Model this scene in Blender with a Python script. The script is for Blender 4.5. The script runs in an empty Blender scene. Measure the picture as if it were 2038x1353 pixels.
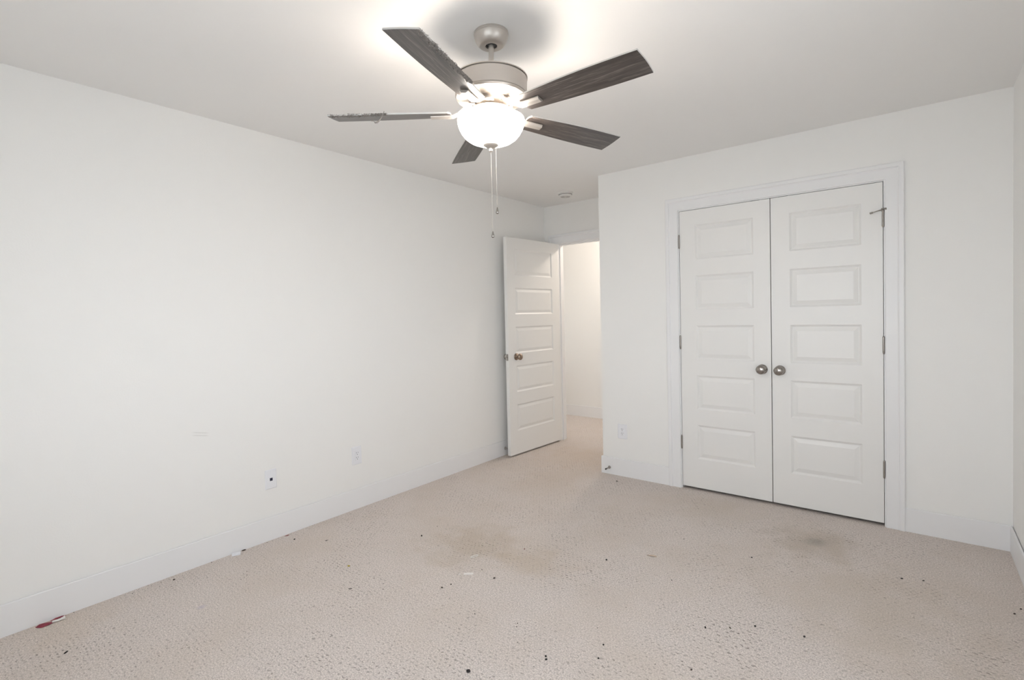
import bpy, bmesh, math, random
from mathutils import Matrix, Vector
random.seed(7)
S = bpy.context.scene
COL = S.collection
PI = math.pi

# ------------------------------------------------------------------ camera, sky, daylight, exposure
cam_d = bpy.data.cameras.new('camera')
cam = bpy.data.objects.new('camera', cam_d); COL.objects.link(cam)
cam_d.sensor_width = 36.0
cam_d.lens = 36.0 * 1013.834 / 2038.0
cam_d.shift_x = 33.82 / 2038.0
cam_d.shift_y = -22.11 / 2038.0
cam_d.clip_start = 0.02
YAW, PITCH, ROLL = -0.68900, -0.02476, -0.02385
f_ = Vector((math.sin(YAW) * math.cos(PITCH), math.cos(YAW) * math.cos(PITCH), math.sin(PITCH)))
r0 = Vector((math.cos(YAW), -math.sin(YAW), 0)); u0 = r0.cross(f_)
r_ = math.cos(ROLL) * r0 + math.sin(ROLL) * u0
u_ = -math.sin(ROLL) * r0 + math.cos(ROLL) * u0
cam.matrix_world = Matrix(((r_.x, u_.x, -f_.x, 3.00106), (r_.y, u_.y, -f_.y, -3.79155), (r_.z, u_.z, -f_.z, 1.31257), (0, 0, 0, 1)))
S.camera = cam

S.view_settings.view_transform = 'Standard'
S.view_settings.look = 'None'
S.view_settings.exposure = 0.0
S.view_settings.gamma = 1.0
S.view_settings.use_curve_mapping = False
try:
    S.cycles.max_bounces = 14
    S.cycles.diffuse_bounces = 9
    S.cycles.transparent_max_bounces = 12
    S.cycles.sample_clamp_indirect = 6.0
except Exception:
    pass

H = 2.44                                  # ceiling
XC, XR, YF, YB, YH = 1.008, 3.402, 0.707, -4.35, 1.947
WY0, WY1, WZ0, WZ1 = -2.92, -2.02, 0.75, 2.05   # the window in the right wall, beside the camera
HX0, HX1 = -1.7, 2.6                       # the hall
UX0, UX1 = 1.50, 3.25                      # the window in the back wall, same height
VY0, VY1, VZ0, VZ1 = 1.10, 1.70, 0.75, 1.85   # unseen window added at the hall's left end to brighten it

SKY = 7.9
world = bpy.data.worlds.new('sky'); S.world = world; world.use_nodes = True
nt = world.node_tree; nt.nodes.clear()
wo = nt.nodes.new('ShaderNodeOutputWorld'); bg = nt.nodes.new('ShaderNodeBackground')
tc = nt.nodes.new('ShaderNodeTexCoord'); sx = nt.nodes.new('ShaderNodeSeparateXYZ'); rp = nt.nodes.new('ShaderNodeValToRGB')
nt.links.new(tc.outputs['Generated'], sx.inputs[0])
mr = nt.nodes.new('ShaderNodeMapRange'); mr.inputs[1].default_value = -1; mr.inputs[2].default_value = 1
nt.links.new(sx.outputs['Z'], mr.inputs[0]); nt.links.new(mr.outputs[0], rp.inputs[0])
cr = rp.color_ramp                          # ground below, bright horizon band, dimmer sky above; shaped for the wall light
cr.elements[0].position = 0.0; cr.elements[0].color = (0.45, 0.47, 0.50, 1)
cr.elements[1].position = 1.0; cr.elements[1].color = (0.61, 0.655, 0.72, 1)
for z_, c_ in ((0.40, (0.51, 0.535, 0.56)), (0.47, (0.79, 0.825, 0.87)), (0.50, (0.98, 1.015, 1.075)), (0.585, (0.97, 1.015, 1.085)), (0.64, (0.69, 0.735, 0.80))):
    e = cr.elements.new(z_); e.color = (*c_, 1)
nt.links.new(rp.outputs[0], bg.inputs[0]); bg.inputs[1].default_value = SKY
nt.links.new(bg.outputs[0], wo.inputs[0])

def portal(name, loc, rot, w, h):
    pl = bpy.data.lights.new(name, 'AREA'); pl.shape = 'RECTANGLE'; pl.size = w; pl.size_y = h
    try: pl.cycles.is_portal = True
    except Exception: pass
    po = bpy.data.objects.new(name, pl); COL.objects.link(po); po.location = loc; po.rotation_euler = rot
portal('window_daylight', (XR + .11, (WY0 + WY1) / 2, (WZ0 + WZ1) / 2), (PI / 2, 0, PI / 2), WY1 - WY0, WZ1 - WZ0)
portal('back_daylight', ((UX0 + UX1) / 2, YB - .11, (WZ0 + WZ1) / 2), (PI / 2, 0, 0), UX1 - UX0, WZ1 - WZ0)
portal('added_hall_daylight', (HX0 - .11, (VY0 + VY1) / 2, (VZ0 + VZ1) / 2), (PI / 2, 0, -PI / 2), VY1 - VY0, VZ1 - VZ0)  # daylight through the added hall window, lifts the lower hall wall

hl = bpy.data.lights.new('hall_lamp_light', 'POINT'); hl.energy = 24; hl.color = (1.0, 0.88, 0.77); hl.shadow_soft_size = 0.05
ho = bpy.data.objects.new('hall_lamp_light', hl); COL.objects.link(ho); ho.location = (0.72, 1.36, 2.34)

FAN_WATT = 4.6
FAN_COL = (1.0, 0.87, 0.76)

# ------------------------------------------------------------------ materials
def principled(name, color, rough=0.5, metal=0.0, spec=None):
    m = bpy.data.materials.new(name); m.use_nodes = True
    b = m.node_tree.nodes['Principled BSDF']
    b.inputs['Base Color'].default_value = (*color, 1); b.inputs['Roughness'].default_value = rough; b.inputs['Metallic'].default_value = metal
    if spec is not None: b.inputs['Specular IOR Level'].default_value = spec
    return m
def N(m, t, **kw):
    n = m.node_tree.nodes.new(t)
    for k, v in kw.items(): setattr(n, k, v)
    return n
def LK(m, a, b): m.node_tree.links.new(a, b)
def math_(m, op, a, b=None, clamp=False):
    n = N(m, 'ShaderNodeMath', operation=op); n.use_clamp = clamp
    for i, v in enumerate((a, b)):
        if v is None: continue
        if isinstance(v, (int, float)): n.inputs[i].default_value = v
        else: LK(m, v, n.inputs[i])
    return n.outputs[0]
def mixc(m, fac, a, b):
    n = N(m, 'ShaderNodeMix', data_type='RGBA')
    for i, v in ((0, fac), (6, a), (7, b)):
        if isinstance(v, tuple): n.inputs[i].default_value = (*v, 1)
        elif isinstance(v, (int, float)): n.inputs[i].default_value = v
        else: LK(m, v, n.inputs[i])
    return n.outputs[2]
def add_bump(m, scale, dist, strength=0.3, detail=2):
    b = m.node_tree.nodes['Principled BSDF']
    t = N(m, 'ShaderNodeTexCoord'); n = N(m, 'ShaderNodeTexNoise'); n.inputs['Scale'].default_value = scale; n.inputs['Detail'].default_value = detail
    LK(m, t.outputs['Object'], n.inputs['Vector'])
    bp = N(m, 'ShaderNodeBump'); bp.inputs['Strength'].default_value = strength; bp.inputs['Distance'].default_value = dist
    LK(m, n.outputs[0], bp.inputs['Height']); LK(m, bp.outputs[0], b.inputs['Normal'])

WALL = principled('wall_paint', (0.86, 0.857, 0.842), 0.62); add_bump(WALL, 130, 0.001, 0.25)
SCUFF = principled('scuffed_wall_paint', (0.86, 0.857, 0.842), 0.62); add_bump(SCUFF, 130, 0.001, 0.25)
def build_scuff(m):
    t = N(m, 'ShaderNodeTexCoord').outputs['Object']; sp = N(m, 'ShaderNodeSeparateXYZ'); LK(m, t, sp.inputs[0])
    y = math_(m, 'ADD', sp.outputs[1], 2.69); z = math_(m, 'SUBTRACT', sp.outputs[2], 0.708)
    ln = math_(m, 'ADD', z, math_(m, 'MULTIPLY', y, 0.22))
    tot = None
    for off in (0.009, -0.006):
        d = math_(m, 'ABSOLUTE', math_(m, 'SUBTRACT', ln, off))
        r = N(m, 'ShaderNodeMapRange'); r.inputs[1].default_value = 0.004; r.inputs[2].default_value = 0.0005; LK(m, d, r.inputs[0])
        tot = r.outputs[0] if tot is None else math_(m, 'MAXIMUM', tot, r.outputs[0])
    e_ = N(m, 'ShaderNodeMapRange'); e_.inputs[1].default_value = 0.045; e_.inputs[2].default_value = 0.025; LK(m, math_(m, 'ABSOLUTE', y), e_.inputs[0])
    c = mixc(m, math_(m, 'MULTIPLY', math_(m, 'MULTIPLY', tot, e_.outputs[0]), 0.5), (0.86, 0.857, 0.842), (0.62, 0.61, 0.59))
    LK(m, c, m.node_tree.nodes['Principled BSDF'].inputs['Base Color'])
build_scuff(SCUFF)
CEIL = principled('ceiling_paint', (0.85, 0.845, 0.835), 0.8); add_bump(CEIL, 90, 0.001, 0.2)
TRIM = principled('trim_paint', (0.83, 0.832, 0.84), 0.38); add_bump(TRIM, 60, 0.0005, 0.12)
DOOR = principled('door_paint', (0.82, 0.815, 0.80), 0.36); add_bump(DOOR, 260, 0.0004, 0.12)
PLATE = principled('white_plastic', (0.82, 0.83, 0.86), 0.3)
PLATE2 = principled('detector_plastic', (0.76, 0.75, 0.73), 0.4)
DARK = principled('dark_slot', (0.02, 0.02, 0.025), 0.5)
NICKEL = principled('brushed_nickel', (0.52, 0.50, 0.47), 0.38, 0.92); add_bump(NICKEL, 300, 0.0003, 0.1)
FANMETAL = principled('fan_nickel', (0.54, 0.50, 0.46), 0.36, 0.65)
KNOBM = principled('knob_nickel', (0.36, 0.335, 0.31), 0.2, 1.0)
BRONZE = principled('knob_bronze', (0.33, 0.26, 0.21), 0.24, 1.0)
HINGE = principled('hinge_nickel', (0.37, 0.345, 0.32), 0.36, 0.9)
CHAIN = principled('chain_metal', (0.55, 0.52, 0.49), 0.3, 0.8)
RUBBER = principled('black_rubber', (0.03, 0.03, 0.03), 0.7)
EDGE = principled('blade_edge_silver', (0.55, 0.54, 0.52), 0.4, 0.3)
DUST = principled('grey_dust', (0.27, 0.245, 0.225), 0.95); add_bump(DUST, 400, 0.001, 0.4)
BLACKC = principled('black_crumb', (0.012, 0.010, 0.010), 0.7); add_bump(BLACKC, 600, 0.001, 0.5)
BROWNC = principled('brown_crumb', (0.075, 0.055, 0.045), 0.8); add_bump(BROWNC, 500, 0.001, 0.5)
GREYC = principled('grey_flake', (0.20, 0.175, 0.16), 0.85); add_bump(GREYC, 500, 0.001, 0.5)
REDW = principled('red_foil', (0.24, 0.022, 0.045), 0.4); add_bump(REDW, 160, 0.002, 0.6)
REDC = principled('dull_red', (0.22, 0.05, 0.05), 0.7)
YELC = principled('yellow_bit', (0.50, 0.38, 0.06), 0.6)
TANC = principled('tan_wood', (0.56, 0.44, 0.34), 0.7); add_bump(TANC, 200, 0.001, 0.4)
PAPER = principled('white_paper', (0.78, 0.75, 0.72), 0.7); add_bump(PAPER, 150, 0.001, 0.2)
VINYL = principled('window_vinyl', (0.84, 0.84, 0.83), 0.4)

# weathered wood of the fan blades (grain along local X)
WOOD = principled('weathered_wood', (0.1, 0.08, 0.07), 0.30, 0.0, 0.7)
t = N(WOOD, 'ShaderNodeTexCoord'); mp = N(WOOD, 'ShaderNodeMapping'); mp.inputs['Scale'].default_value = (3.0, 60, 60)
LK(WOOD, t.outputs['Object'], mp.inputs[0])
n1 = N(WOOD, 'ShaderNodeTexNoise'); n1.inputs['Scale'].default_value = 1.6; n1.inputs['Detail'].default_value = 8; n1.inputs['Roughness'].default_value = 0.7
LK(WOOD, mp.outputs[0], n1.inputs['Vector'])
mp2 = N(WOOD, 'ShaderNodeMapping'); mp2.inputs['Scale'].default_value = (11, 190, 190)
LK(WOOD, t.outputs['Object'], mp2.inputs[0])
n2 = N(WOOD, 'ShaderNodeTexNoise'); n2.inputs['Scale'].default_value = 1.0; n2.inputs['Detail'].default_value = 3
LK(WOOD, mp2.outputs[0], n2.inputs['Vector'])
rw = N(WOOD, 'ShaderNodeValToRGB'); LK(WOOD, n1.outputs[0], rw.inputs[0])
rw.color_ramp.elements[0].position = 0.30; rw.color_ramp.elements[0].color = (0.022, 0.018, 0.016, 1)
rw.color_ramp.elements[1].position = 0.75; rw.color_ramp.elements[1].color = (0.105, 0.085, 0.076, 1)
pores = N(WOOD, 'ShaderNodeMapRange'); pores.inputs[1].default_value = 0.55; pores.inputs[2].default_value = 0.72
LK(WOOD, n2.outputs[0], pores.inputs[0])
cw_ = mixc(WOOD, math_(WOOD, 'MULTIPLY', pores.outputs[0], 0.8), rw.outputs[0], (0.20, 0.172, 0.155))
LK(WOOD, cw_, WOOD.node_tree.nodes['Principled BSDF'].inputs['Base Color'])
bw = N(WOOD, 'ShaderNodeBump'); bw.inputs['Strength'].default_value = 0.35; bw.inputs['Distance'].default_value = 0.0006
LK(WOOD, n2.outputs[0], bw.inputs['Height']); LK(WOOD, bw.outputs[0], WOOD.node_tree.nodes['Principled BSDF'].inputs['Normal'])

# loop pile carpet, with its stains
CARPET = principled('loop_pile_carpet', (0.5, 0.45, 0.4), 0.95, spec=0.15)
def build_carpet(m):
    b = m.node_tree.nodes['Principled BSDF']
    t = N(m, 'ShaderNodeTexCoord').outputs['Object']
    nd = N(m, 'ShaderNodeTexNoise'); nd.inputs['Scale'].default_value = 48; nd.inputs['Detail'].default_value = 2; LK(m, t, nd.inputs['Vector'])
    sub = N(m, 'ShaderNodeVectorMath', operation='SUBTRACT'); LK(m, nd.outputs['Color'], sub.inputs[0]); sub.inputs[1].default_value = (0.5, 0.5, 0.5)
    scl = N(m, 'ShaderNodeVectorMath', operation='SCALE'); LK(m, sub.outputs[0], scl.inputs[0]); scl.inputs['Scale'].default_value = 0.026
    add = N(m, 'ShaderNodeVectorMath', operation='ADD'); LK(m, t, add.inputs[0]); LK(m, scl.outputs[0], add.inputs[1])
    sp = N(m, 'ShaderNodeSeparateXYZ'); LK(m, add.outputs[0], sp.inputs[0])
    ry = math_(m, 'DIVIDE', sp.outputs[1], 0.0190); row = math_(m, 'FLOOR', ry)
    rx = math_(m, 'ADD', math_(m, 'DIVIDE', sp.outputs[0], 0.0255), math_(m, 'MULTIPLY', math_(m, 'MODULO', row, 2.0), 0.5))
    u = math_(m, 'DIVIDE', math_(m, 'SUBTRACT', math_(m, 'FRACT', rx), 0.5), 0.34)
    v = math_(m, 'DIVIDE', math_(m, 'SUBTRACT', math_(m, 'FRACT', ry), 0.5), 0.20)
    dd = math_(m, 'ADD', math_(m, 'MULTIPLY', u, u), math_(m, 'MULTIPLY', v, v))
    pm = N(m, 'ShaderNodeMapRange', interpolation_type='SMOOTHSTEP'); pm.inputs[1].default_value = 1.0; pm.inputs[2].default_value = 0.15; LK(m, dd, pm.inputs[0])
    cid = N(m, 'ShaderNodeCombineXYZ'); LK(m, math_(m, 'FLOOR', rx), cid.inputs[0]); LK(m, row, cid.inputs[1])
    wn = N(m, 'ShaderNodeTexWhiteNoise'); wn.noise_dimensions = '2D'; LK(m, cid.outputs[0], wn.inputs['Vector'])
    mk = N(m, 'ShaderNodeMapRange'); mk.inputs[1].default_value = 0.05; mk.inputs[2].default_value = 1.0; LK(m, wn.outputs['Value'], mk.inputs[0])
    wear = N(m, 'ShaderNodeTexNoise'); wear.inputs['Scale'].default_value = 2.3; wear.inputs['Detail'].default_value = 3; LK(m, t, wear.inputs['Vector'])
    wk = N(m, 'ShaderNodeMapRange'); wk.inputs[1].default_value = 0.40; wk.inputs[2].default_value = 0.66; wk.inputs[3].default_value = 0.22; LK(m, wear.outputs[0], wk.inputs[0])
    pit = math_(m, 'MULTIPLY', math_(m, 'MULTIPLY', pm.outputs[0], mk.outputs[0]), wk.outputs[0])
    fib = N(m, 'ShaderNodeTexNoise'); fib.inputs['Scale'].default_value = 165; fib.inputs['Detail'].default_value = 6; fib.inputs['Roughness'].default_value = 0.85; LK(m, t, fib.inputs['Vector'])
    fr = N(m, 'ShaderNodeMapRange'); fr.inputs[1].default_value = 0.38; fr.inputs[2].default_value = 0.62; LK(m, fib.outputs[0], fr.inputs[0])
    big = N(m, 'ShaderNodeTexNoise'); big.inputs['Scale'].default_value = 1.7; big.inputs['Detail'].default_value = 5; big.inputs['Roughness'].default_value = 0.6; LK(m, t, big.inputs['Vector'])
    bk = N(m, 'ShaderNodeMapRange'); bk.inputs[1].default_value = 0.44; bk.inputs[2].default_value = 0.68; LK(m, big.outputs[0], bk.inputs[0])
    c = mixc(m, fr.outputs[0], (0.36, 0.322, 0.300), (0.90, 0.82, 0.770))
    c = mixc(m, math_(m, 'MULTIPLY', bk.outputs[0], 0.40), c, (0.56, 0.485, 0.415))
    # stains: x, y, radius, strength, colour
    sn = N(m, 'ShaderNodeTexNoise'); sn.inputs['Scale'].default_value = 7; sn.inputs['Detail'].default_value = 4; LK(m, t, sn.inputs['Vector'])
    for (x, y, rad, k, colr) in STAINS:
        d = N(m, 'ShaderNodeVectorMath', operation='DISTANCE'); LK(m, t, d.inputs[0]); d.inputs[1].default_value = (x, y, 0)
        q = math_(m, 'ADD', math_(m, 'DIVIDE', d.outputs['Value'], rad), math_(m, 'MULTIPLY', math_(m, 'SUBTRACT', sn.outputs[0], 0.5), 1.6))
        mm = N(m, 'ShaderNodeMapRange', interpolation_type='SMOOTHSTEP'); mm.inputs[1].default_value = 1.0; mm.inputs[2].default_value = 0.1; LK(m, q, mm.inputs[0])
        c = mixc(m, math_(m, 'MULTIPLY', mm.outputs[0], k), c, colr)
    c = mixc(m, math_(m, 'MULTIPLY', pit, 0.66), c, (0.13, 0.105, 0.09))
    LK(m, c, b.inputs['Base Color'])
    h = math_(m, 'SUBTRACT', math_(m, 'MULTIPLY', fib.outputs[0], 0.45), math_(m, 'MULTIPLY', pit, 1.0))
    bp = N(m, 'ShaderNodeBump'); bp.inputs['Strength'].default_value = 0.55; bp.inputs['Distance'].default_value = 0.004
    LK(m, h, bp.inputs['Height']); LK(m, bp.outputs[0], b.inputs['Normal'])
STAINS = [(2.56, -0.50, 0.30, 0.45, (0.42, 0.36, 0.29)), (2.57, -0.47, 0.085, 0.45, (0.24, 0.23, 0.21)),
          (1.02, -1.66, 0.36, 0.50, (0.48, 0.40, 0.31)), (1.42, -1.62, 0.24, 0.42, (0.52, 0.43, 0.33)),
          (2.85, -1.05, 0.55, 0.35, (0.52, 0.45, 0.37)), (0.62, 0.25, 0.55, 0.40, (0.56, 0.46, 0.37)),
          (0.75, -0.45, 0.40, 0.25, (0.54, 0.45, 0.37)), (0.10, -3.30, 0.30, 0.25, (0.60, 0.49, 0.37)),
          (2.0, -0.35, 0.35, 0.25, (0.52, 0.45, 0.37)), (0.45, -2.88, 0.03, 0.5, (0.46, 0.42, 0.54))]
build_carpet(CARPET)

# frosted bowl of the fan lamp
BOWL = bpy.data.materials.new('lit_frosted_glass'); BOWL.use_nodes = True
ntb = BOWL.node_tree; bb = ntb.nodes['Principled BSDF']
bb.inputs['Base Color'].default_value = (0.9, 0.88, 0.85, 1); bb.inputs['Roughness'].default_value = 0.35
bb.inputs['Emission Color'].default_value = (1.0, 0.93, 0.85, 1); bb.inputs['Emission Strength'].default_value = 22.0
GLASS = bpy.data.materials.new('window_glass'); GLASS.use_nodes = True
ng = GLASS.node_tree; ng.nodes.clear()
go = ng.nodes.new('ShaderNodeOutputMaterial'); gm = ng.nodes.new('ShaderNodeMixShader'); gt = ng.nodes.new('ShaderNodeBsdfTransparent'); gg = ng.nodes.new('ShaderNodeBsdfGlossy')
gt.inputs[0].default_value = (0.95, 0.96, 0.96, 1); gg.inputs['Roughness'].default_value = 0.02; gm.inputs[0].default_value = 0.06
ng.links.new(gt.outputs[0], gm.inputs[1]); ng.links.new(gg.outputs[0], gm.inputs[2]); ng.links.new(gm.outputs[0], go.inputs[0])
LAMPG = bpy.data.materials.new('lit_hall_globe'); LAMPG.use_nodes = True
lb = LAMPG.node_tree.nodes['Principled BSDF']; lb.inputs['Emission Color'].default_value = (1.0, 0.85, 0.68, 1); lb.inputs['Emission Strength'].default_value = 6.0

# ------------------------------------------------------------------ helpers
def obj(name, bm, mat, parent=None, smooth=False, M=None):
    me = bpy.data.meshes.new(name)
    bmesh.ops.recalc_face_normals(bm, faces=bm.faces)
    bm.to_mesh(me); bm.free()
    for m in (mat if isinstance(mat, (list, tuple)) else [mat]): me.materials.append(m)
    if smooth:
        for p in me.polygons: p.use_smooth = True
    o = bpy.data.objects.new(name, me); COL.objects.link(o)
    if parent is not None: o.parent = parent
    if M is not None: o.matrix_local = M
    return o
def tag(o, label, cat, group=None, kind=None):
    o['label'] = label; o['category'] = cat
    if group: o['group'] = group
    if kind: o['kind'] = kind
    return o
def struct(o, label, cat): return tag(o, label, cat, None, 'structure')
def empty(name, loc, rz=0.0):
    o = bpy.data.objects.new(name, None); COL.objects.link(o); o.empty_display_size = 0.05
    o.location = loc; o.rotation_euler = (0, 0, rz); return o
def box(bm, x0, x1, y0, y1, z0, z1):
    v = [bm.verts.new((x, y, z)) for x in (x0, x1) for y in (y0, y1) for z in (z0, z1)]
    for a in ((0, 1, 3, 2), (4, 6, 7, 5), (0, 4, 5, 1), (2, 3, 7, 6), (0, 2, 6, 4), (1, 5, 7, 3)):
        bm.faces.new([v[i] for i in a])
    return v
def boxes(*bs):
    bm = bmesh.new()
    for b in bs: box(bm, *b)
    return bm
def bevel(o, w, seg=2, ang=50):
    m = o.modifiers.new('bevel', 'BEVEL'); m.width = w; m.segments = seg; m.limit_method = 'ANGLE'; m.angle_limit = math.radians(ang); return o
def lathe(prof, seg=48, axis='z', closed=False, bm=None, M=None):
    bm = bm or bmesh.new(); rings = []
    for (r, z) in prof:
        if r < 1e-6:
            rings.append([bm.verts.new((0, 0, z))])
        else:
            rings.append([bm.verts.new((r * math.cos(2 * PI * i / seg), r * math.sin(2 * PI * i / seg), z)) for i in range(seg)])
    vs = [v for rr in rings for v in rr]
    for a, b in zip(rings, rings[1:]):
        for i in range(seg):
            j = (i + 1) % seg
            if len(a) == 1 and len(b) == 1: continue
            if len(a) == 1: bm.faces.new((a[0], b[i], b[j]))
            elif len(b) == 1: bm.faces.new((a[i], b[0], a[j]))
            else: bm.faces.new((a[i], b[i], b[j], a[j]))
    if M is not None: bmesh.ops.transform(bm, matrix=M, verts=vs)
    elif axis == 'y-': bmesh.ops.transform(bm, matrix=Matrix.Rotation(PI / 2, 4, 'X'), verts=vs)      # +z -> -y
    elif axis == 'x': bmesh.ops.transform(bm, matrix=Matrix.Rotation(PI / 2, 4, 'Y'), verts=vs)       # +z -> +x
    return bm
def autosmooth(o, ang=35):
    for p in o.data.polygons: p.use_smooth = True
    m = o.modifiers.new('edge_split', 'EDGE_SPLIT'); m.split_angle = math.radians(ang); return o
def tube(bm, pts, rad, seg=8):
    pts = [Vector(p) for p in pts]; rings = []
    for i, p in enumerate(pts):
        d = (pts[min(i + 1, len(pts) - 1)] - pts[max(i - 1, 0)]).normalized()
        a = d.cross(Vector((0, 0, 1)) if abs(d.z) < 0.9 else Vector((1, 0, 0))).normalized(); b = d.cross(a)
        rr = rad[i] if isinstance(rad, (list, tuple)) else rad
        rings.append([bm.verts.new(p + rr * (a * math.cos(2 * PI * k / seg) + b * math.sin(2 * PI * k / seg))) for k in range(seg)])
    for A, B in zip(rings, rings[1:]):
        for k in range(seg): bm.faces.new((A[k], A[(k + 1) % seg], B[(k + 1) % seg], B[k]))
    bm.faces.new(rings[0][::-1]); bm.faces.new(rings[-1])
    return bm
def T(x, y, z): return Matrix.Translation((x, y, z))

# ------------------------------------------------------------------ the room shell
struct(obj('floor', boxes((HX0 - .12, XR + .12, YB - .12, YH + .12, -.10, 0)), CARPET), 'beige loop pile carpet floor with stains and crumbs', 'floor')
struct(obj('ceiling', boxes((HX0 - .12, XR + .12, YB - .12, YH + .12, H, H + .12)), CEIL), 'plain white painted ceiling above the fan', 'ceiling')
struct(obj('wall_left', boxes((-.12, 0, YB - .12, YF, 0, H)), SCUFF), 'long blank off-white wall on the left with two outlet plates', 'wall')
struct(obj('wall_right', boxes((XR, XR + .12, YB - .12, WY0, 0, H), (XR, XR + .12, WY1, YF, 0, H), (XR, XR + .12, WY0, WY1, 0, WZ0), (XR, XR + .12, WY0, WY1, WZ1, H)), WALL), 'off-white wall seen edge-on at the far right', 'wall')
struct(obj('wall_back', boxes((0, UX0, YB - .12, YB, 0, H), (UX1, XR, YB - .12, YB, 0, H), (UX0, UX1, YB - .12, YB, 0, WZ0), (UX0, UX1, YB - .12, YB, WZ1, H)), WALL), 'off-white wall with a window, behind the viewer', 'wall')
CX0, CX1, CZ = 1.642, 2.880, 2.070           # closet rough opening
struct(obj('wall_closet', boxes((XC, CX0, 0, .12, 0, H), (CX1, XR, 0, .12, 0, H), (CX0, CX1, 0, .12, CZ, H), (XC, XC + .12, .12, YF, 0, H)), WALL), 'off-white wall holding the double closet doors', 'wall')
DX0, DX1, DZ = 0.127, 0.985, 2.060           # bedroom door rough opening
struct(obj('wall_far', boxes((HX0, DX0, YF, YF + .12, 0, H), (DX1, XR + .12, YF, YF + .12, 0, H), (DX0, DX1, YF, YF + .12, DZ, H)), WALL), 'short off-white wall above and around the open doorway', 'wall')
struct(obj('wall_hall', boxes((HX0 - .12, HX1 + .12, YH, YH + .12, 0, H), (HX0 - .12, HX0, YF, VY0, 0, H), (HX0 - .12, HX0, VY1, YH, 0, H), (HX0 - .12, HX0, VY0, VY1, 0, VZ0), (HX0 - .12, HX0, VY0, VY1, VZ1, H), (HX1, HX1 + .12, YF + .12, YH, 0, H)), WALL), 'bright white hallway wall seen through the open doorway', 'wall')

def base_profile(h=.138, t=.012): return [(0, 0), (t, 0), (t, h - .003), (t - .002, h), (.0045, h), (.0035, h - .014), (0, h - .014)]
def baseboard(name, a, b, n, label, h=.138, t=.012):
    """strip from a to b (xy); n = direction into the room"""
    bm = bmesh.new(); n = Vector((*n, 0)); R = []
    for p in (a, b):
        R.append([bm.verts.new(Vector((p[0], p[1], 0)) + n * d + Vector((0, 0, z))) for d, z in base_profile(h, t)])
    k = len(R[0])
    for i in range(k): bm.faces.new((R[0][i], R[0][(i + 1) % k], R[1][(i + 1) % k], R[1][i]))
    bm.faces.new(R[0][::-1]); bm.faces.new(R[1])
    return struct(obj(name, bm, TRIM), label, 'baseboard')
baseboard('baseboard_left', (0, YB), (0, YF - .02), (1, 0), 'tall white baseboard along the long left wall')
baseboard('baseboard_closet', (XC - .012, 0), (1.564, 0), (0, -1), 'short white baseboard between the alcove corner and the closet casing')
baseboard('baseboard_corner', (2.958, 0), (XR, 0), (0, -1), 'short white baseboard right of the closet doors')
baseboard('baseboard_right', (XR, YB), (XR, -.012), (-1, 0), 'white baseboard at the foot of the right wall')
baseboard('baseboard_alcove', (XC, 0), (XC, YF), (-1, 0), 'white baseboard on the alcove side of the closet wall')
baseboard('baseboard_hall', (HX0, YH), (HX1, YH), (0, -1), 'white baseboard of the hallway seen through the doorway')
baseboard('baseboard_back', (0, YB), (XR, YB), (0, 1), 'white baseboard at the foot of the wall behind the viewer')

CAS = [(0, 0), (0, .009), (.004, .012), (.058, .012), (.063, .0145), (.066, .0185), (.086, .0185), (.090, .016), (.090, 0)]
def casing(name, xl, xr, zi, y, label):
    bm = bmesh.new(); R = []
    for k in range(4):
        ring = []
        for u, v in CAS:
            x = (xl - u) if k < 2 else (xr + u); z = 0 if k in (0, 3) else zi + u
            ring.append(bm.verts.new((x, y - v, z)))
        R.append(ring)
    n = len(CAS)
    for A, B in zip(R, R[1:]):
        for i in range(n): bm.faces.new((A[i], A[(i + 1) % n], B[(i + 1) % n], B[i]))
    bm.faces.new(R[0]); bm.faces.new(R[3][::-1])
    return struct(obj(name, bm, TRIM), label, 'door casing')
casing('trim_1', 1.654, 2.868, 2.058, 0.0, 'white moulded casing around the double closet doors')
casing('trim_2', .142, .970, 2.048, YF, 'white moulded casing around the open doorway in the alcove')
struct(obj('trim_3', boxes((1.642, 1.660, 0, .12, 0, 2.052), (2.862, 2.880, 0, .12, 0, 2.052), (1.642, 2.880, 0, .12, 2.052, 2.070)), TRIM), 'white jamb lining the closet opening', 'door jamb')
struct(obj('trim_4', boxes((.127, .148, YF, YF + .12, 0, 2.042), (.964, .985, YF, YF + .12, 0, 2.042), (.127, .985, YF, YF + .12, 2.042, 2.060),
                           (.148, .158, YF + .05, YF + .09, 0, 2.042), (.954, .964, YF + .05, YF + .09, 0, 2.042), (.158, .954, YF + .05, YF + .09, 2.032, 2.042)), TRIM), 'white jamb lining the open doorway to the hall', 'door jamb')

# the windows, all out of view; the hall one is added for its light
def window(name, loc, rz, ww, wh, label):
    win = struct(empty(name, loc, rz), label, 'window')
    obj('window_frame', boxes((-ww / 2, -ww / 2 + .05, -.04, .04, 0, wh), (ww / 2 - .05, ww / 2, -.04, .04, 0, wh), (-ww / 2 + .05, ww / 2 - .05, -.04, .04, 0, .05), (-ww / 2 + .05, ww / 2 - .05, -.04, .04, wh - .05, wh), (-.03, .03, -.04, .04, .05, wh - .05)), VINYL, win)
    for s in (-1, 1):
        a, b = sorted((s * .03, s * (ww / 2 - .05)))
        obj('window_sash', boxes((a, b, -.02, .02, wh / 2 - .018, wh / 2 + .018)), VINYL, win)
        obj('window_pane', boxes((a, b, -.003, .003, .05, wh / 2 - .018), (a, b, -.003, .003, wh / 2 + .018, wh - .05)), GLASS, win)
window('window_1', (XR + .06, (WY0 + WY1) / 2, WZ0), PI / 2, WY1 - WY0, WZ1 - WZ0, 'white double window in the right wall beside the viewer')
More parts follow.
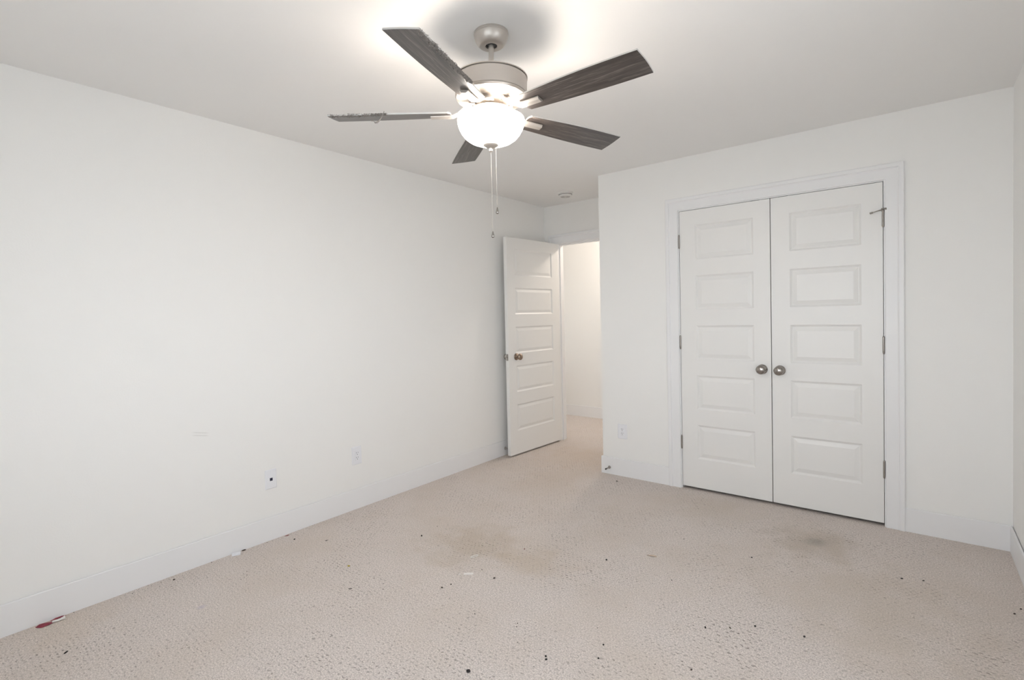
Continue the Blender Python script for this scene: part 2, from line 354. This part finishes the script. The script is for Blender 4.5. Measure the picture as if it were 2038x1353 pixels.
window('window_3', ((UX0 + UX1) / 2, YB - .06, WZ0), 0, UX1 - UX0, WZ1 - WZ0, 'white window in the wall behind the viewer')
window('added_hall_window', (HX0 - .06, (VY0 + VY1) / 2, VZ0), PI / 2, VY1 - VY0, VZ1 - VZ0, 'unseen white window added at the left end to light the hallway')

# ------------------------------------------------------------------ doors
TOPS = (1.938, 1.574, 1.210, .846, .482); PH = .248
def panel_leaf(w, z0, z1, stile_l, stile_r, thick):
    """leaf in x 0..w, front face y=0, back y=thick, with five raised panels on both faces"""
    bm = bmesh.new()
    pan = sorted((t_ - PH, t_) for t_ in TOPS)
    zs = [z0] + [z for p in pan for z in p] + [z1]; xs = [0, stile_l, w - stile_r, w]
    for side in (0, 1):
        yf = 0 if side == 0 else thick; sg = 1 if side == 0 else -1
        def ring(x0, x1, a, b, d): return [bm.verts.new((x, yf + sg * d, z)) for x, z in ((x0, a), (x1, a), (x1, b), (x0, b))]
        for i in range(3):
            for j in range(len(zs) - 1):
                if i == 1 and j % 2 == 1:
                    prev = None
                    for ins, d in ((0, 0), (.003, .0025), (.012, .0085), (.016, .0085), (.040, .0015), (.043, .0015)):
                        rg = ring(xs[1] + ins, xs[2] - ins, zs[j] + ins, zs[j + 1] - ins, d)
                        if prev:
                            for k in range(4): bm.faces.new((prev[k], prev[(k + 1) % 4], rg[(k + 1) % 4], rg[k]))
                        prev = rg
                    bm.faces.new(prev)
                else:
                    bm.faces.new(ring(xs[i], xs[i + 1], zs[j], zs[j + 1], 0))
    for (p, q) in (((0, z0), (0, z1)), ((0, z1), (w, z1)), ((w, z1), (w, z0)), ((w, z0), (0, z0))):
        bm.faces.new([bm.verts.new(c) for c in ((p[0], 0, p[1]), (q[0], 0, q[1]), (q[0], thick, q[1]), (p[0], thick, p[1]))])
    bmesh.ops.remove_doubles(bm, verts=bm.verts, dist=1e-5)
    return bm
KNOB = [(0, 0), (.033, 0), (.033, .004), (.030, .008), (.016, .010), (.012, .014), (.012, .026), (.017, .031), (.026, .037), (.0305, .045), (.0300, .052), (.025, .059), (.014, .0635), (0, .065)]
def knob(parent, x, y, z, mat, toward=-1, name='door_knob'):
    bm = lathe(KNOB, 40, axis='y-')
    if toward > 0: bmesh.ops.transform(bm, matrix=Matrix.Rotation(PI, 4, 'Z'), verts=bm.verts)
    bmesh.ops.transform(bm, matrix=T(x, y, z), verts=bm.verts)
    return autosmooth(obj(name, bm, mat, parent), 50)
def hinge(parent, x, y, z, h=.092, r=.0055):
    pr = [(0, -h / 2 - .006), (.004, -h / 2 - .005), (r * .9, -h / 2)]
    for k in range(5):
        a = -h / 2 + h * k / 5; b = a + h / 5
        pr += [(r, a + .0006), (r, b - .0006), (r * .86, b)]
    pr += [(.004, h / 2 + .005), (0, h / 2 + .006)]
    bm = lathe(pr, 16); bmesh.ops.transform(bm, matrix=T(x, y, z), verts=bm.verts)
    box(bm, x - .004, x + .004, y + .002, y + .010, z - h / 2, z + h / 2)
    return autosmooth(obj('hinge', bm, HINGE, parent), 45)

def door_empty(name, loc, label, rz=0.0): return struct(empty(name, loc, rz), label, 'door')
LW_ = .5985; ZB = .020; ZT = 2.049
d2 = door_empty('door_2', (1.663, .001, 0), 'left white five-panel closet door, hinged on its left side')
bevel(obj('door_leaf', panel_leaf(LW_, ZB, ZT, .112, .102, .035), DOOR, d2), .0012)
knob(d2, .5445, 0, .912, KNOBM)
for z in (1.829, 1.087, .346): hinge(d2, -.0015, -.006, z)
obj('ball_catch', boxes((.482, .538, .004, .030, 2.0485, 2.0515)), DARK, d2)
d3 = door_empty('door_3', (2.2665, .001, 0), 'right white five-panel closet door, with a hinge pin stop at the top right')
R_W = .5925
bevel(obj('door_leaf', panel_leaf(R_W, ZB, ZT, .108, .104, .035), DOOR, d3), .0012)
knob(d3, .0475, 0, .910, KNOBM)
for z in (1.836, 1.087, .345): hinge(d3, R_W + .0015, -.006, z, .096)
obj('ball_catch', boxes((.045, .10, .004, .030, 2.0485, 2.0515)), DARK, d3)
hs = obj('hinge_pin_stop', tube(tube(bmesh.new(), [(R_W + .0015, -.008, 1.885), (R_W - .022, -.020, 1.879), (R_W - .048, -.030, 1.871)], [.0055, .003, .0022], 10), [(R_W - .046, -.029, 1.8715), (R_W - .060, -.034, 1.8675)], .0052, 10), HINGE, d3)
b_ = tube(bmesh.new(), [(R_W + .0015, -.008, 1.885), (R_W + .012, -.011, 1.887)], .0042, 10); tube(b_, [(R_W + .012, -.011, 1.887), (R_W + .019, -.012, 1.888)], .0062, 10)
lathe([(0, 1.874), (.0085, 1.875), (.0085, 1.8785), (.0055, 1.880), (.0055, 1.888), (.0085, 1.890), (.0085, 1.894), (0, 1.896)], 14, bm=b_, M=T(R_W + .0015, -.006, 0))
obj('stop_bumper', b_, HINGE, hs)

# bedroom door standing open against the left wall; local x runs from the free edge to the hinge, front face = local -y
DA = math.atan2(.711 + .104, .165 - .119)
d1 = door_empty('door_1', (.119, -.104, 0), 'white five-panel bedroom door standing open against the left wall', DA)
bevel(obj('door_leaf', panel_leaf(.808, .016, 2.040, .108, .115, .035), DOOR, d1), .003)
knob(d1, .108, 0, .930, BRONZE)
knob(d1, .062, .035, .930, KNOBM, 1)
obj('latch_plate', boxes((-.0012, .0003, .006, .029, .900, .960)), HINGE, d1)
obj('latch_bolt', boxes((-.009, .0, .011, .024, .922, .938)), KNOBM, d1)
for z in (1.80, 1.05, .28): hinge(d1, .8125, .033, z)

# ------------------------------------------------------------------ wall fittings
def plate_root(name, loc, rz, label, cat, group=None): return tag(empty(name, loc, rz), label, cat, group)
def plate_mesh(w, h, t=.006):
    bm = bmesh.new(); R = []
    for ins, d in ((0, 0), (0, t * .45), (.004, t)):
        R.append([bm.verts.new((x, -d, z)) for x, z in ((-w / 2 + ins, -h / 2 + ins), (w / 2 - ins, -h / 2 + ins), (w / 2 - ins, h / 2 - ins), (-w / 2 + ins, h / 2 - ins))])
    for A, B in zip(R, R[1:]):
        for k in range(4): bm.faces.new((A[k], A[(k + 1) % 4], B[(k + 1) % 4], B[k]))
    bm.faces.new(R[0][::-1]); bm.faces.new(R[-1]); return bm
def outlet(loc, rz, label, w, h):
    o = plate_root('wall_outlet', loc, rz, label, 'outlet')
    obj('cover_plate', plate_mesh(w, h), PLATE, o)
    rc = bevel(obj('receptacle', boxes((-.0165, .0165, -.0085, -.004, -.034, .034)), PLATE, o), .0012)
    for zc in (.0165, -.0165):
        obj('socket_slots', boxes((-.0075, -.0053, -.0088, -.0083, zc - .001, zc + .0085), (.0053, .0075, -.0088, -.0083, zc + .0005, zc + .0085), (-.0022, .0022, -.0088, -.0083, zc - .0105, zc - .0060)), DARK, rc)
    return o
outlet((0, -1.6965, .368), PI / 2, 'white duplex outlet on the left wall nearer the bedroom door', .078, .124)
outlet((1.1845, 0, .361), 0, 'white duplex outlet on the short wall left of the closet doors', .080, .118)
jk = plate_root('data_jack', (0, -2.310, .364), PI / 2, 'white data jack plate with one black port low on the left wall', 'wall jack')
obj('cover_plate', plate_mesh(.070, .115), PLATE, jk)
obj('jack_port', boxes((-.0085, .0085, -.0068, -.005, -.010, .0075)), principled('port_black', (.012, .014, .04), .35), jk)
for z in (.042, -.042):
    autosmooth(obj('screw', lathe([(0, .0055), (.0032, .0055), (.0032, .0068), (.002, .0074), (0, .0075)], 14, axis='y-'), PLATE, jk, M=T(0, 0, z)))

def door_stop(loc, rz, label):
    o = tag(empty('door_stop', loc, rz), label, 'door stop')
    autosmooth(obj('mounting_base', lathe([(0, 0), (.0125, 0), (.0125, .004), (.009, .009), (.0055, .012), (0, .012)], 20, axis='y-'), HINGE, o), 40)
    pr = [(0, .010), (.005, .010)]
    for k in range(14): pr += [(.0055, .012 + k * .0034), (.0042, .0137 + k * .0034)]
    pr += [(.0045, .060), (0, .060)]
    autosmooth(obj('spring', lathe(pr, 14, axis='y-'), HINGE, o), 60)
    autosmooth(obj('rubber_tip', lathe([(0, .058), (.0065, .058), (.0068, .066), (.005, .070), (0, .070)], 16, axis='y-'), RUBBER, o), 40)
    return o
door_stop((.012, -.055, .066), PI / 2, 'metal spring door stop on the left baseboard behind the open door')
door_stop((1.068, -.012, .055), 0, 'metal spring door stop on the baseboard at the alcove corner')

sd = tag(empty('smoke_detector', (.508, .306, H)), 'round white smoke detector on the ceiling before the doorway', 'smoke detector')
autosmooth(obj('mounting_ring', lathe([(0, 0), (.071, 0), (.071, -.006), (.066, -.010), (0, -.010)], 48), PLATE2, sd), 40)
autosmooth(obj('detector_body', lathe([(0, -.010), (.058, -.010), (.061, -.014), (.061, -.026), (.055, -.034), (.040, -.038), (0, -.039)], 48), PLATE2, sd), 40)
bm = bmesh.new()
for k in range(30):
    a = 2 * PI * k / 30; vs = box(bm, .0595, .0615, -.0042, .0042, -.0235, -.0175)
    bmesh.ops.transform(bm, matrix=Matrix.Rotation(a, 4, 'Z'), verts=vs)
for rr in (.018, .028, .038):
    n_ = int(rr * 500)
    for k in range(n_):
        a = 2 * PI * k / n_; vs = box(bm, rr - .002, rr + .002, -.0022, .0022, -.0395, -.0375)
        bmesh.ops.transform(bm, matrix=Matrix.Rotation(a, 4, 'Z'), verts=vs)
obj('vent_slots', bm, GREYC, sd)

hlamp = tag(empty('ceiling_lamp', (.72, 1.36, H)), 'flush warm ceiling lamp in the hallway beyond the doorway, out of sight', 'ceiling lamp')
autosmooth(obj('lamp_base', lathe([(0, 0), (.15, 0), (.15, -.02), (.14, -.026), (0, -.026)], 40), FANMETAL, hlamp), 40)

# ------------------------------------------------------------------ the ceiling fan
fan = tag(empty('ceiling_fan', (1.702, -2.195, H)), 'five-blade nickel ceiling fan with dark wood blades and a lit white bowl', 'ceiling fan')
def zz(w): return w - H                    # world height -> fan local
autosmooth(obj('canopy', lathe([(0, 0), (.0680, 0), (.0692, -.003), (.0692, -.0095), (.0678, -.0110), (.0678, -.0122), (.0684, -.0134), (.0660, -.0240), (.0610, -.0355), (.0540, -.0455), (.0490, -.0500), (.0450, -.0520), (.0235, -.0520), (.0225, -.042), (0, -.038)], 56), FANMETAL, fan), 35)
tilt_up = Vector((.020, .019, 1)).normalized()
TM = T(0, 0, -.035) @ Vector((0, 0, 1)).rotation_difference(tilt_up).to_matrix().to_4x4() @ T(0, 0, .035)
autosmooth(obj('hanger_ball', lathe([(0, -.034), (.014, -.035), (.0195, -.040), (.0212, -.044), (.0198, -.048), (.0115, -.050), (0, -.050)], 28), RUBBER, fan, M=TM), 60)
autosmooth(obj('downrod', lathe([(0, -.040), (.0104, -.040), (.0104, -.172), (.016, -.174), (.016, -.182), (0, -.182)], 24), FANMETAL, fan, M=TM), 35)
motor = [(0, 2.2630), (.05, 2.2655), (.125, 2.2645), (.1400, 2.2625), (.1450, 2.2595), (.1450, 2.2560), (.1380, 2.2552), (.1380, 2.2522), (.1432, 2.2512), (.1432, 2.1910), (.1410, 2.1895), (.1410, 2.1876), (.1430, 2.1860),
         (.1390, 2.1795), (.1290, 2.1752), (.1150, 2.1737), (.0935, 2.1732), (.0890, 2.1712), (.0880, 2.1688), (.0800, 2.1680), (.0770, 2.1655), (.0740, 2.1645), (.0740, 2.1560), (0, 2.1560)]
autosmooth(obj('motor_housing', lathe([(r, zz(z)) for r, z in motor], 72), FANMETAL, fan, M=TM), 32)
autosmooth(obj('light_fitter', lathe([(r, zz(z)) for r, z in [(0, 2.157), (.034, 2.157), (.036, 2.139), (.074, 2.137), (.080, 2.134), (.080, 2.124), (.074, 2.120), (.040, 2.117), (.034, 2.104), (.012, 2.102), (.005, 2.100), (.005, 2.000), (0, 2.000)]], 40), FANMETAL, fan, M=TM), 35)
bowl = obj('glass_bowl', lathe([(r, zz(z)) for r, z in [(.1300, 2.1000), (.1328, 2.0988), (.1338, 2.0955), (.1340, 2.0900), (.1320, 2.0760), (.1265, 2.0600), (.1175, 2.0435), (.1040, 2.0275), (.0860, 2.0145), (.0640, 2.0055), (.0400, 2.0000), (.0100, 1.9980)]], 72), BOWL, fan, smooth=True, M=TM)
sm = bowl.modifiers.new('thickness', 'SOLIDIFY'); sm.thickness = .003; sm.offset = -1
fin = autosmooth(obj('finial', lathe([(r, zz(z)) for r, z in [(0, 2.0005), (.0295, 2.0000), (.0305, 1.9975), (.0290, 1.9945), (.0220, 1.9900), (.0120, 1.9875), (.0070, 1.9865), (.0066, 1.9795), (.0078, 1.9775), (.0070, 1.9725), (.0035, 1.9700), (0, 1.9700)]], 36), FANMETAL, fan, M=TM), 40)

PITCHB = math.radians(-11.4); ZBL = zz(2.122); RT = .650
# blade local frame: x radial, y tangential, origin on the fan axis at blade height, already pitched about x
def blade_outline():
    n = 14; top = []; bot = []
    for i in range(n + 1):
        t_ = i / n; x = .168 + (RT - .168) * t_
        half = .0475 + .0150 * math.sin(min(1, t_ * 1.05) * PI / 2)
        bulge = .004 * math.sin(t_ * PI)
        top.append((x, half + bulge * .3)); bot.append((x, -half - bulge))
    top = [(.180, .036)] + top[1:] if False else top
    tip = [(RT + .0035 * math.sin(k / 6 * PI), .0615 - .123 * k / 6) for k in range(1, 6)]
    root = [(.160, -.034), (.160, .034)]
    return root + top + tip + bot[::-1]
def blade_mesh():
    bm = bmesh.new(); pts = blade_outline(); th = .0055
    c0 = [bm.verts.new((x, y, -th / 2)) for x, y in pts]; c1 = [bm.verts.new((x, y, th / 2)) for x, y in pts]
    bm.faces.new(c0[::-1]); bm.faces.new(c1)
    n = len(pts)
    for i in range(n):
        f = bm.faces.new((c0[i], c0[(i + 1) % n], c1[(i + 1) % n], c1[i])); f.material_index = 1
    return bm
def iron_mesh():
    """arm from the motor flywheel, dropping to the blade's underside, ending in a ribbed pad"""
    bm = bmesh.new(); R = []
    secs = [(.056, .024, .033, .007), (.086, .024, .033, .007), (.108, .022, .022, .007), (.135, .020, .003, .008), (.155, .019, -.0035, .010), (.175, .0175, -.0035, .0115), (.243, .0165, -.0035, .0115)]
    for x, hw, zt, th in secs:
        R.append([bm.verts.new((x, y, z)) for y, z in ((-hw, zt), (hw, zt), (hw, zt - th * .45), (hw * .55, zt - th), (-hw * .55, zt - th), (-hw, zt - th * .45))])
    for A, B in zip(R, R[1:]):
        for k in range(6): bm.faces.new((A[k], A[(k + 1) % 6], B[(k + 1) % 6], B[k]))
    bm.faces.new(R[0][::-1]); bm.faces.new(R[-1])
    for sy in (-1, 1):                       # mounting ears on the flywheel
        vs = box(bm, .060, .086, sy * .024 - .009, sy * .024 + .009, .028, .036)
    return bm
def screw_mesh():
    return lathe([(0, 0), (.0048, 0), (.0048, -.002), (.003, -.0035), (0, -.0038)], 12)
ANG0 = math.radians(-1.3)
proto_b = proto_i = proto_s = None
blades = []
for k in range(5):
    M = TM @ T(0, 0, ZBL) @ Matrix.Rotation(ANG0 + k * 2 * PI / 5, 4, 'Z') @ Matrix.Rotation(PITCHB, 4, 'X')
    MI = TM @ T(0, 0, ZBL) @ Matrix.Rotation(ANG0 + k * 2 * PI / 5, 4, 'Z') @ Matrix.Rotation(PITCHB, 4, 'X')
    if k == 0:
        b = obj('blade', blade_mesh(), [WOOD, EDGE], fan); ir = bevel(obj('blade_iron', iron_mesh(), FANMETAL, fan), .0012)
        ss = [autosmooth(obj('screw', screw_mesh(), KNOBM, ir, M=T(x, y, z))) for x, y, z in ((.073, .024, .0285), (.073, -.024, .0285))]
        proto_b, proto_i, proto_s = b, ir, ss
    else:
        b = proto_b.copy(); COL.objects.link(b); b.parent = fan
        ir = proto_i.copy(); COL.objects.link(ir); ir.parent = fan
        for s_ in proto_s:
            c = s_.copy(); COL.objects.link(c); c.parent = ir
    b.matrix_local = M; ir.matrix_local = MI
    blades.append(b)
def dust_mesh(x0, x1, n, edge, depth=.016, up=1.0):
    bm = bmesh.new(); rnd = random.Random(int(x0 * 1000) + n)
    for _ in range(n):
        x = rnd.uniform(x0, x1); dens = .5 + .5 * math.sin(x * 170 + 2 * math.sin(x * 61))
        y = edge - abs(rnd.gauss(0, .45)) * depth; z = -.0028 if rnd.random() < .55 else rnd.uniform(-.0028, .003)
        if z > -.0027: y = edge
        d = Vector((rnd.uniform(-1, 1), rnd.uniform(-.5, 1.0), rnd.uniform(-1, .35))).normalized() * rnd.uniform(.003, .0085) * (.5 + dens)
        q = Vector((rnd.uniform(-1, 1), rnd.uniform(-1, 1), rnd.uniform(-1, 1))).normalized() * rnd.uniform(.0009, .0024)
        p = Vector((x, y, z)); r2 = d.cross(q).normalized() * q.length
        v = [bm.verts.new(p + q), bm.verts.new(p - q), bm.verts.new(p + r2), bm.verts.new(p + d)]
        for f in ((0, 1, 2), (0, 1, 3), (1, 2, 3), (2, 0, 3)): bm.faces.new([v[i] for i in f])
    return bm
o = obj('dust', dust_mesh(.30, .648, 1900, .0610), DUST, blades[4]); o['label'] = 'grey fluffy dust along the blade edge'
o = obj('dust', dust_mesh(.41, .648, 1400, .0610), DUST, blades[3]); o['label'] = 'grey fluffy dust along the blade edge'
# strand of dust hanging from the blade that points left
s0 = Vector((1.4075, -2.505, 2.122)) - Vector((1.702, -2.195, H)); rr = Vector((.772, .635, -.024))
pts = [s0 + rr * a + Vector((0, 0, c)) for a, c in ((0, 0), (-.004, -.012), (-.011, -.025), (-.020, -.037), (-.029, -.044), (-.036, -.045), (-.041, -.040), (-.047, -.037), (-.052, -.038))]
so = obj('dust_strand', tube(bmesh.new(), pts, [.0012, .0014, .0018, .0026, .0034, .0030, .0008, .0022, .0016], 7), DUST, fan)

def pull_chain(off, ztop, zfob):
    bm = bmesh.new(); z = ztop
    while z > zfob + .001:
        bmesh.ops.create_icosphere(bm, subdivisions=1, radius=.0015, matrix=T(0, 0, z)); z -= .0042
    lathe([(0, ztop), (.0005, ztop), (.0005, zfob), (0, zfob)], 6, bm=bm)
    c = obj('pull_chain', bm, CHAIN, fan, smooth=True); c.location = (off[0], off[1], -H)
    f = autosmooth(obj('chain_fob', lathe([(0, zfob + .001), (.0022, zfob), (.0030, zfob - .004), (.0045, zfob - .011), (.0062, zfob - .018), (.0064, zfob - .021), (.0050, zfob - .0245), (.0025, zfob - .026), (0, zfob - .0262)], 20), KNOBM, c), 50)
    return c
pull_chain((-.0085, -.0080), 1.970, 1.654)
pull_chain((-.0085 + .0155, -.0080 + .0127), 1.993, 1.749)

for k in range(3):
    a = 2 * PI * k / 3 + .5
    bd = bpy.data.lights.new('fan_bulb_light', 'POINT'); bd.energy = FAN_WATT; bd.color = FAN_COL; bd.shadow_soft_size = .028
    bo = bpy.data.objects.new('fan_bulb_light', bd); COL.objects.link(bo); bo.location = (1.696 + .078 * math.cos(a), -2.201 + .078 * math.sin(a), 2.060)

# ------------------------------------------------------------------ litter on the carpet
def lump(name, x, y, rx, ry, rz, rot, mat, label, cat, group=None, seed=0, jag=.35, z=None, sub=2):
    bm = bmesh.new(); bmesh.ops.create_icosphere(bm, subdivisions=sub, radius=1.0)
    rnd = random.Random(seed * 31 + 5)
    ph = [rnd.uniform(0, 6.28) for _ in range(6)]
    for v in bm.verts:
        c = v.co; k = 1 + jag * (.5 * math.sin(3.1 * c.x + ph[0]) * math.sin(2.7 * c.y + ph[1]) + .5 * math.sin(5.3 * c.y + ph[2]) * math.cos(4.1 * c.x + ph[3]) + .35 * math.sin(6 * c.z + ph[4]))
        v.co = Vector((c.x * rx * k, c.y * ry * k, c.z * rz * (1 + .4 * jag * math.sin(4 * c.x + ph[5]))))
    lo = min(v.co.z for v in bm.verts)
    o = obj(name, bm, mat, smooth=True); o.scale = (.85, .85, .85); o.location = (x, y, (-lo * .85 - .0004) if z is None else z); o.rotation_euler = (0, 0, rot)
    return tag(o, label, cat, group)
def sheet(name, x, y, outline, th, lift, rot, mat, label, cat, seed=1, parent=None):
    """small crumpled flat piece with thickness, from an xy outline"""
    bm = bmesh.new(); rnd = random.Random(seed)
    cx = sum(p[0] for p in outline) / len(outline); cy = sum(p[1] for p in outline) / len(outline)
    rings = []
    for s in (1.0, .66, .33):
        rings.append([(cx + (px - cx) * s, cy + (py - cy) * s, lift * rnd.random()) for px, py in outline])
    lay = []
    for dz in (0, th):
        lay.append([[bm.verts.new((p[0], p[1], p[2] + dz)) for p in r] for r in rings] + [[bm.verts.new((cx, cy, lift * .6 + dz))]])
    n = len(outline)
    for L in lay:
        for A, B in zip(L[:3], L[1:3]):
            for i in range(n): bm.faces.new((A[i], A[(i + 1) % n], B[(i + 1) % n], B[i]))
        for i in range(n): bm.faces.new((L[2][i], L[2][(i + 1) % n], L[3][0]))
    for i in range(n): bm.faces.new((lay[0][0][i], lay[0][0][(i + 1) % n], lay[1][0][(i + 1) % n], lay[1][0][i]))
    o = obj(name, bm, mat, parent)
    if parent is None:
        o.location = (x, y, .0003); o.rotation_euler = (0, 0, rot); tag(o, label, cat)
    return o
YX = math.radians(90)
# red wrapper by the left baseboard, its torn half showing a white lining
wr = sheet('candy_wrapper', .040, -3.345, [(-.050, .004), (-.034, -.016), (-.008, -.019), (.006, -.010), (.004, .008), (-.014, .013), (-.036, .012)], .0010, .007, YX, REDW, 'crumpled red wrapper on the carpet against the left baseboard', 'wrapper', 4)
sheet('torn_lining', 0, 0, [(.004, -.010), (.026, -.016), (.050, -.010), (.052, .004), (.030, .009), (.008, .007)], .0010, .009, 0, PAPER, '', '', 9, wr)['label'] = 'pale inner lining of the torn wrapper'
sheet('wrapper_rim', 0, 0, [(.000, .008), (.018, .017), (.042, .016), (.055, .004), (.053, .001), (.040, .011), (.020, .012)], .0010, .008, 0, REDW, '', '', 5, wr)
# white plastic piece, paper strip, curl, splinter
pw = tag(obj('plastic_clip', boxes((-.022, .022, -.015, .015, 0, .008), (-.013, .013, -.006, .006, .008, .0096)), PLATE), 'small white plastic clip on the carpet against the left baseboard', 'plastic piece')
bevel(pw, .0012); pw.location = (.036, -2.541, .0005); pw.rotation_euler = (0, 0, math.radians(62))
st = sheet('paper_strip', 1.240, -1.913, [(-.0245, -.009), (.000, -.0095), (.0245, -.009), (.0245, .009), (.002, .0095), (-.0245, .009)], .0016, .0022, math.radians(39), PAPER, 'flat white paper strip in the middle of the carpet', 'paper strip', 3)
sheet('paper_scrap', 1.207, -1.945, [(-.006, -.004), (.004, -.005), (.007, .002), (-.003, .005)], .001, .002, .4, PAPER, 'tiny white paper scrap just left of the white paper strip', 'paper scrap', 8)
cu = tag(obj('thread_loop', tube(bmesh.new(), [(.024 * math.cos(a), .008 * math.sin(a), .002) for a in [k / 14 * 5.6 for k in range(15)]], .0018, 6), PAPER), 'pale looped thread on the carpet behind the white paper strip', 'thread')
cu.location = (1.137, -1.752, 0); cu.rotation_euler = (0, 0, math.radians(72))
sheet('wood_splinter', 1.905, -1.178, [(-.026, .002), (-.008, -.0035), (.016, -.006), (.026, -.004), (.024, .004), (.004, .006), (-.014, .005)], .0022, .004, math.radians(22), TANC, 'tan wood splinter lying on the carpet before the closet doors', 'splinter', 6)
lump('dirt_clod', 1.725, -2.445, .0085, .0075, .006, .4, BLACKC, 'largest black dirt clod on the carpet at the bottom middle', 'dirt clod', None, 2, .5)
lump('seed', .361, -3.351, .0115, .0038, .0035, math.radians(129), BLACKC, 'long black seed on the carpet at the bottom left corner', 'seed', None, 3, .12)
lump('dark_sliver', .021, -2.492, .014, .0035, .0045, math.radians(80), BROWNC, 'dark sliver at the foot of the left baseboard, touching the white clip', 'sliver', None, 44, .3)
lump('red_sliver', .033, -2.237, .016, .0032, .0028, math.radians(82), REDC, 'dull red sliver beside the left baseboard, right of the white clip', 'sliver', None, 4, .25)
lump('yellow_crumb', .672, -2.236, .0085, .0055, .0042, .9, YELC, 'tiny yellow crumb on the carpet', 'crumb', None, 5)
lump('red_crumb', 1.307, -1.520, .0045, .0040, .003, .2, REDC, 'tiny red crumb on the carpet behind the paper strip', 'crumb', None, 6)
lump('leaf_flake', .873, -2.366, .0085, .0055, .0028, .7, GREYC, 'grey-brown leaf flake on the carpet left of the paper strip', 'flake', None, 7, .6)
lump('leaf_flake', .294, -2.130, .0090, .0042, .0026, 1.1, GREYC, 'thin grey leaf flake on the carpet near the left outlet', 'flake', None, 8, .6)
lump('crumb', .708, -1.749, .0052, .0048, .0060, .2, BLACKC, 'upright black crumb far out on the carpet before the bedroom door', 'crumb', None, 9)
lump('crumb', .123, -2.239, .0062, .0042, .0040, 1.2, BLACKC, 'black double crumb beside the dull red sliver', 'crumb', None, 10, .6)
lump('crumb', 1.373, -1.867, .0070, .0045, .0040, .9, BROWNC, 'brown crumb just right of the white paper strip', 'crumb', None, 11, .6)
lump('crumb', 1.227, -2.089, .0062, .0046, .0038, .4, BROWNC, 'larger brown crumb just in front of the white paper strip', 'crumb', None, 12, .5)
lump('crumb', 1.240, -2.040, .0040, .0034, .0030, .4, BLACKC, 'smaller black crumb just in front of the white paper strip', 'crumb', None, 13)
lump('crumb', 1.904, -2.200, .0048, .0042, .0040, .4, BLACKC, 'rear crumb of the black touching pair at the bottom middle', 'crumb', None, 14)
lump('crumb', 1.915, -2.214, .0052, .0044, .0040, 1.1, BLACKC, 'front crumb of the black touching pair at the bottom middle', 'crumb', None, 15)
lump('crumb', 2.047, -2.005, .0042, .0040, .0040, .4, BLACKC, 'round black crumb right of the touching pair, farther of two', 'crumb', None, 16, .15)
lump('crumb', 2.069, -2.088, .0040, .0036, .0038, .4, BLACKC, 'round black crumb right of the touching pair, nearer of two', 'crumb', None, 17, .15)
lump('crumb', 2.329, -1.651, .0064, .0042, .0040, 2.2, BLACKC, 'pointed black crumb at the lower right, leftmost of three in a row', 'crumb', None, 18, .5)
lump('crumb', 2.409, -1.590, .0068, .0026, .0026, 2.3, BROWNC, 'thin brown crumb at the lower right, middle of three in a row', 'crumb', None, 19, .4)
lump('crumb', 2.488, -1.518, .0050, .0040, .0040, .7, BLACKC, 'dark crumb at the lower right, rightmost of three in a row', 'crumb', None, 20, .4)
lump('crumb', 2.658, -1.475, .0056, .0046, .0042, .7, BLACKC, 'lone black crumb at the lower right of the carpet', 'crumb', None, 21, .3)
lump('crumb', 2.951, -.691, .0075, .0040, .0034, .65, BLACKC, 'left black crumb of two before the corner right of the closet', 'crumb', None, 22, .4)
lump('crumb', 3.032, -.654, .0052, .0036, .0030, .65, BLACKC, 'right black crumb of two before the corner right of the closet', 'crumb', None, 23, .4)
lump('crumb', 3.351, -.710, .0046, .0040, .0034, .65, BROWNC, 'brown crumb close to the right wall, nearer the wall of two', 'crumb', None, 24, .4)
lump('crumb', 3.325, -.772, .0046, .0036, .0034, .65, BROWNC, 'brown crumb close to the right wall, farther from it of two', 'crumb', None, 25, .4)
lump('crumb', 2.332, -.884, .0046, .0040, .0036, .3, BLACKC, 'black crumb on the carpet between the splinter and the dark stain', 'crumb', None, 26, .3)
lump('crumb', 1.732, -1.364, .0058, .0052, .0046, .3, BLACKC, 'black crumb on the carpet left of the tan splinter', 'crumb', None, 27, .3)
lump('crumb', 1.204, -.155, .0085, .0040, .0034, .2, BROWNC, 'brown crumb at the foot of the wall left of the closet', 'crumb', None, 28, .5)
lump('crumb', 2.367, -1.938, .0050, .0030, .0030, .9, BROWNC, 'dark crumb at the bottom edge right of the middle', 'crumb', None, 29, .5)
lump('crumb', .066, -2.865, .0080, .0040, .0034, 1.2, BROWNC, 'brown crumb near the left baseboard between wrapper and clip', 'crumb', None, 30, .5)
PIN = 'pinhead-sized dark speck on the carpet'
for i, (x, y, s) in enumerate([(1.266, -1.839, .0032), (2.081, -1.361, .0036), (2.017, -1.444, .0026), (1.006, -2.272, .0032), (.966, -2.238, .0030), (1.499, -2.155, .0034),
                               (1.691, -2.097, .0034), (1.702, -2.119, .0032), (1.807, -2.419, .0026), (1.97, -.871, .0034), (1.975, -1.92, .0026), (2.005, -1.709, .0026),
                               (1.322, -2.133, .0030), (.683, -1.595, .0034), (.733, -2.149, .0028), (1.767, -2.199, .0028), (2.251, -1.988, .0026), (2.594, -1.61, .0026),
                               (.509, -2.281, .0026), (1.513, -1.304, .0028), (.022, -2.667, .0030), (.030, -2.36, .0032), (.022, -2.967, .0026), (.045, -3.04, .0030), (.020, -3.26, .0026)]):
    lump('carpet_speck', x, y, s, s * .8, s * .75, i * .7, BLACKC if i % 3 else BROWNC, PIN, 'speck', 'pinhead specks on the carpet', 60 + i, .3, sub=1)
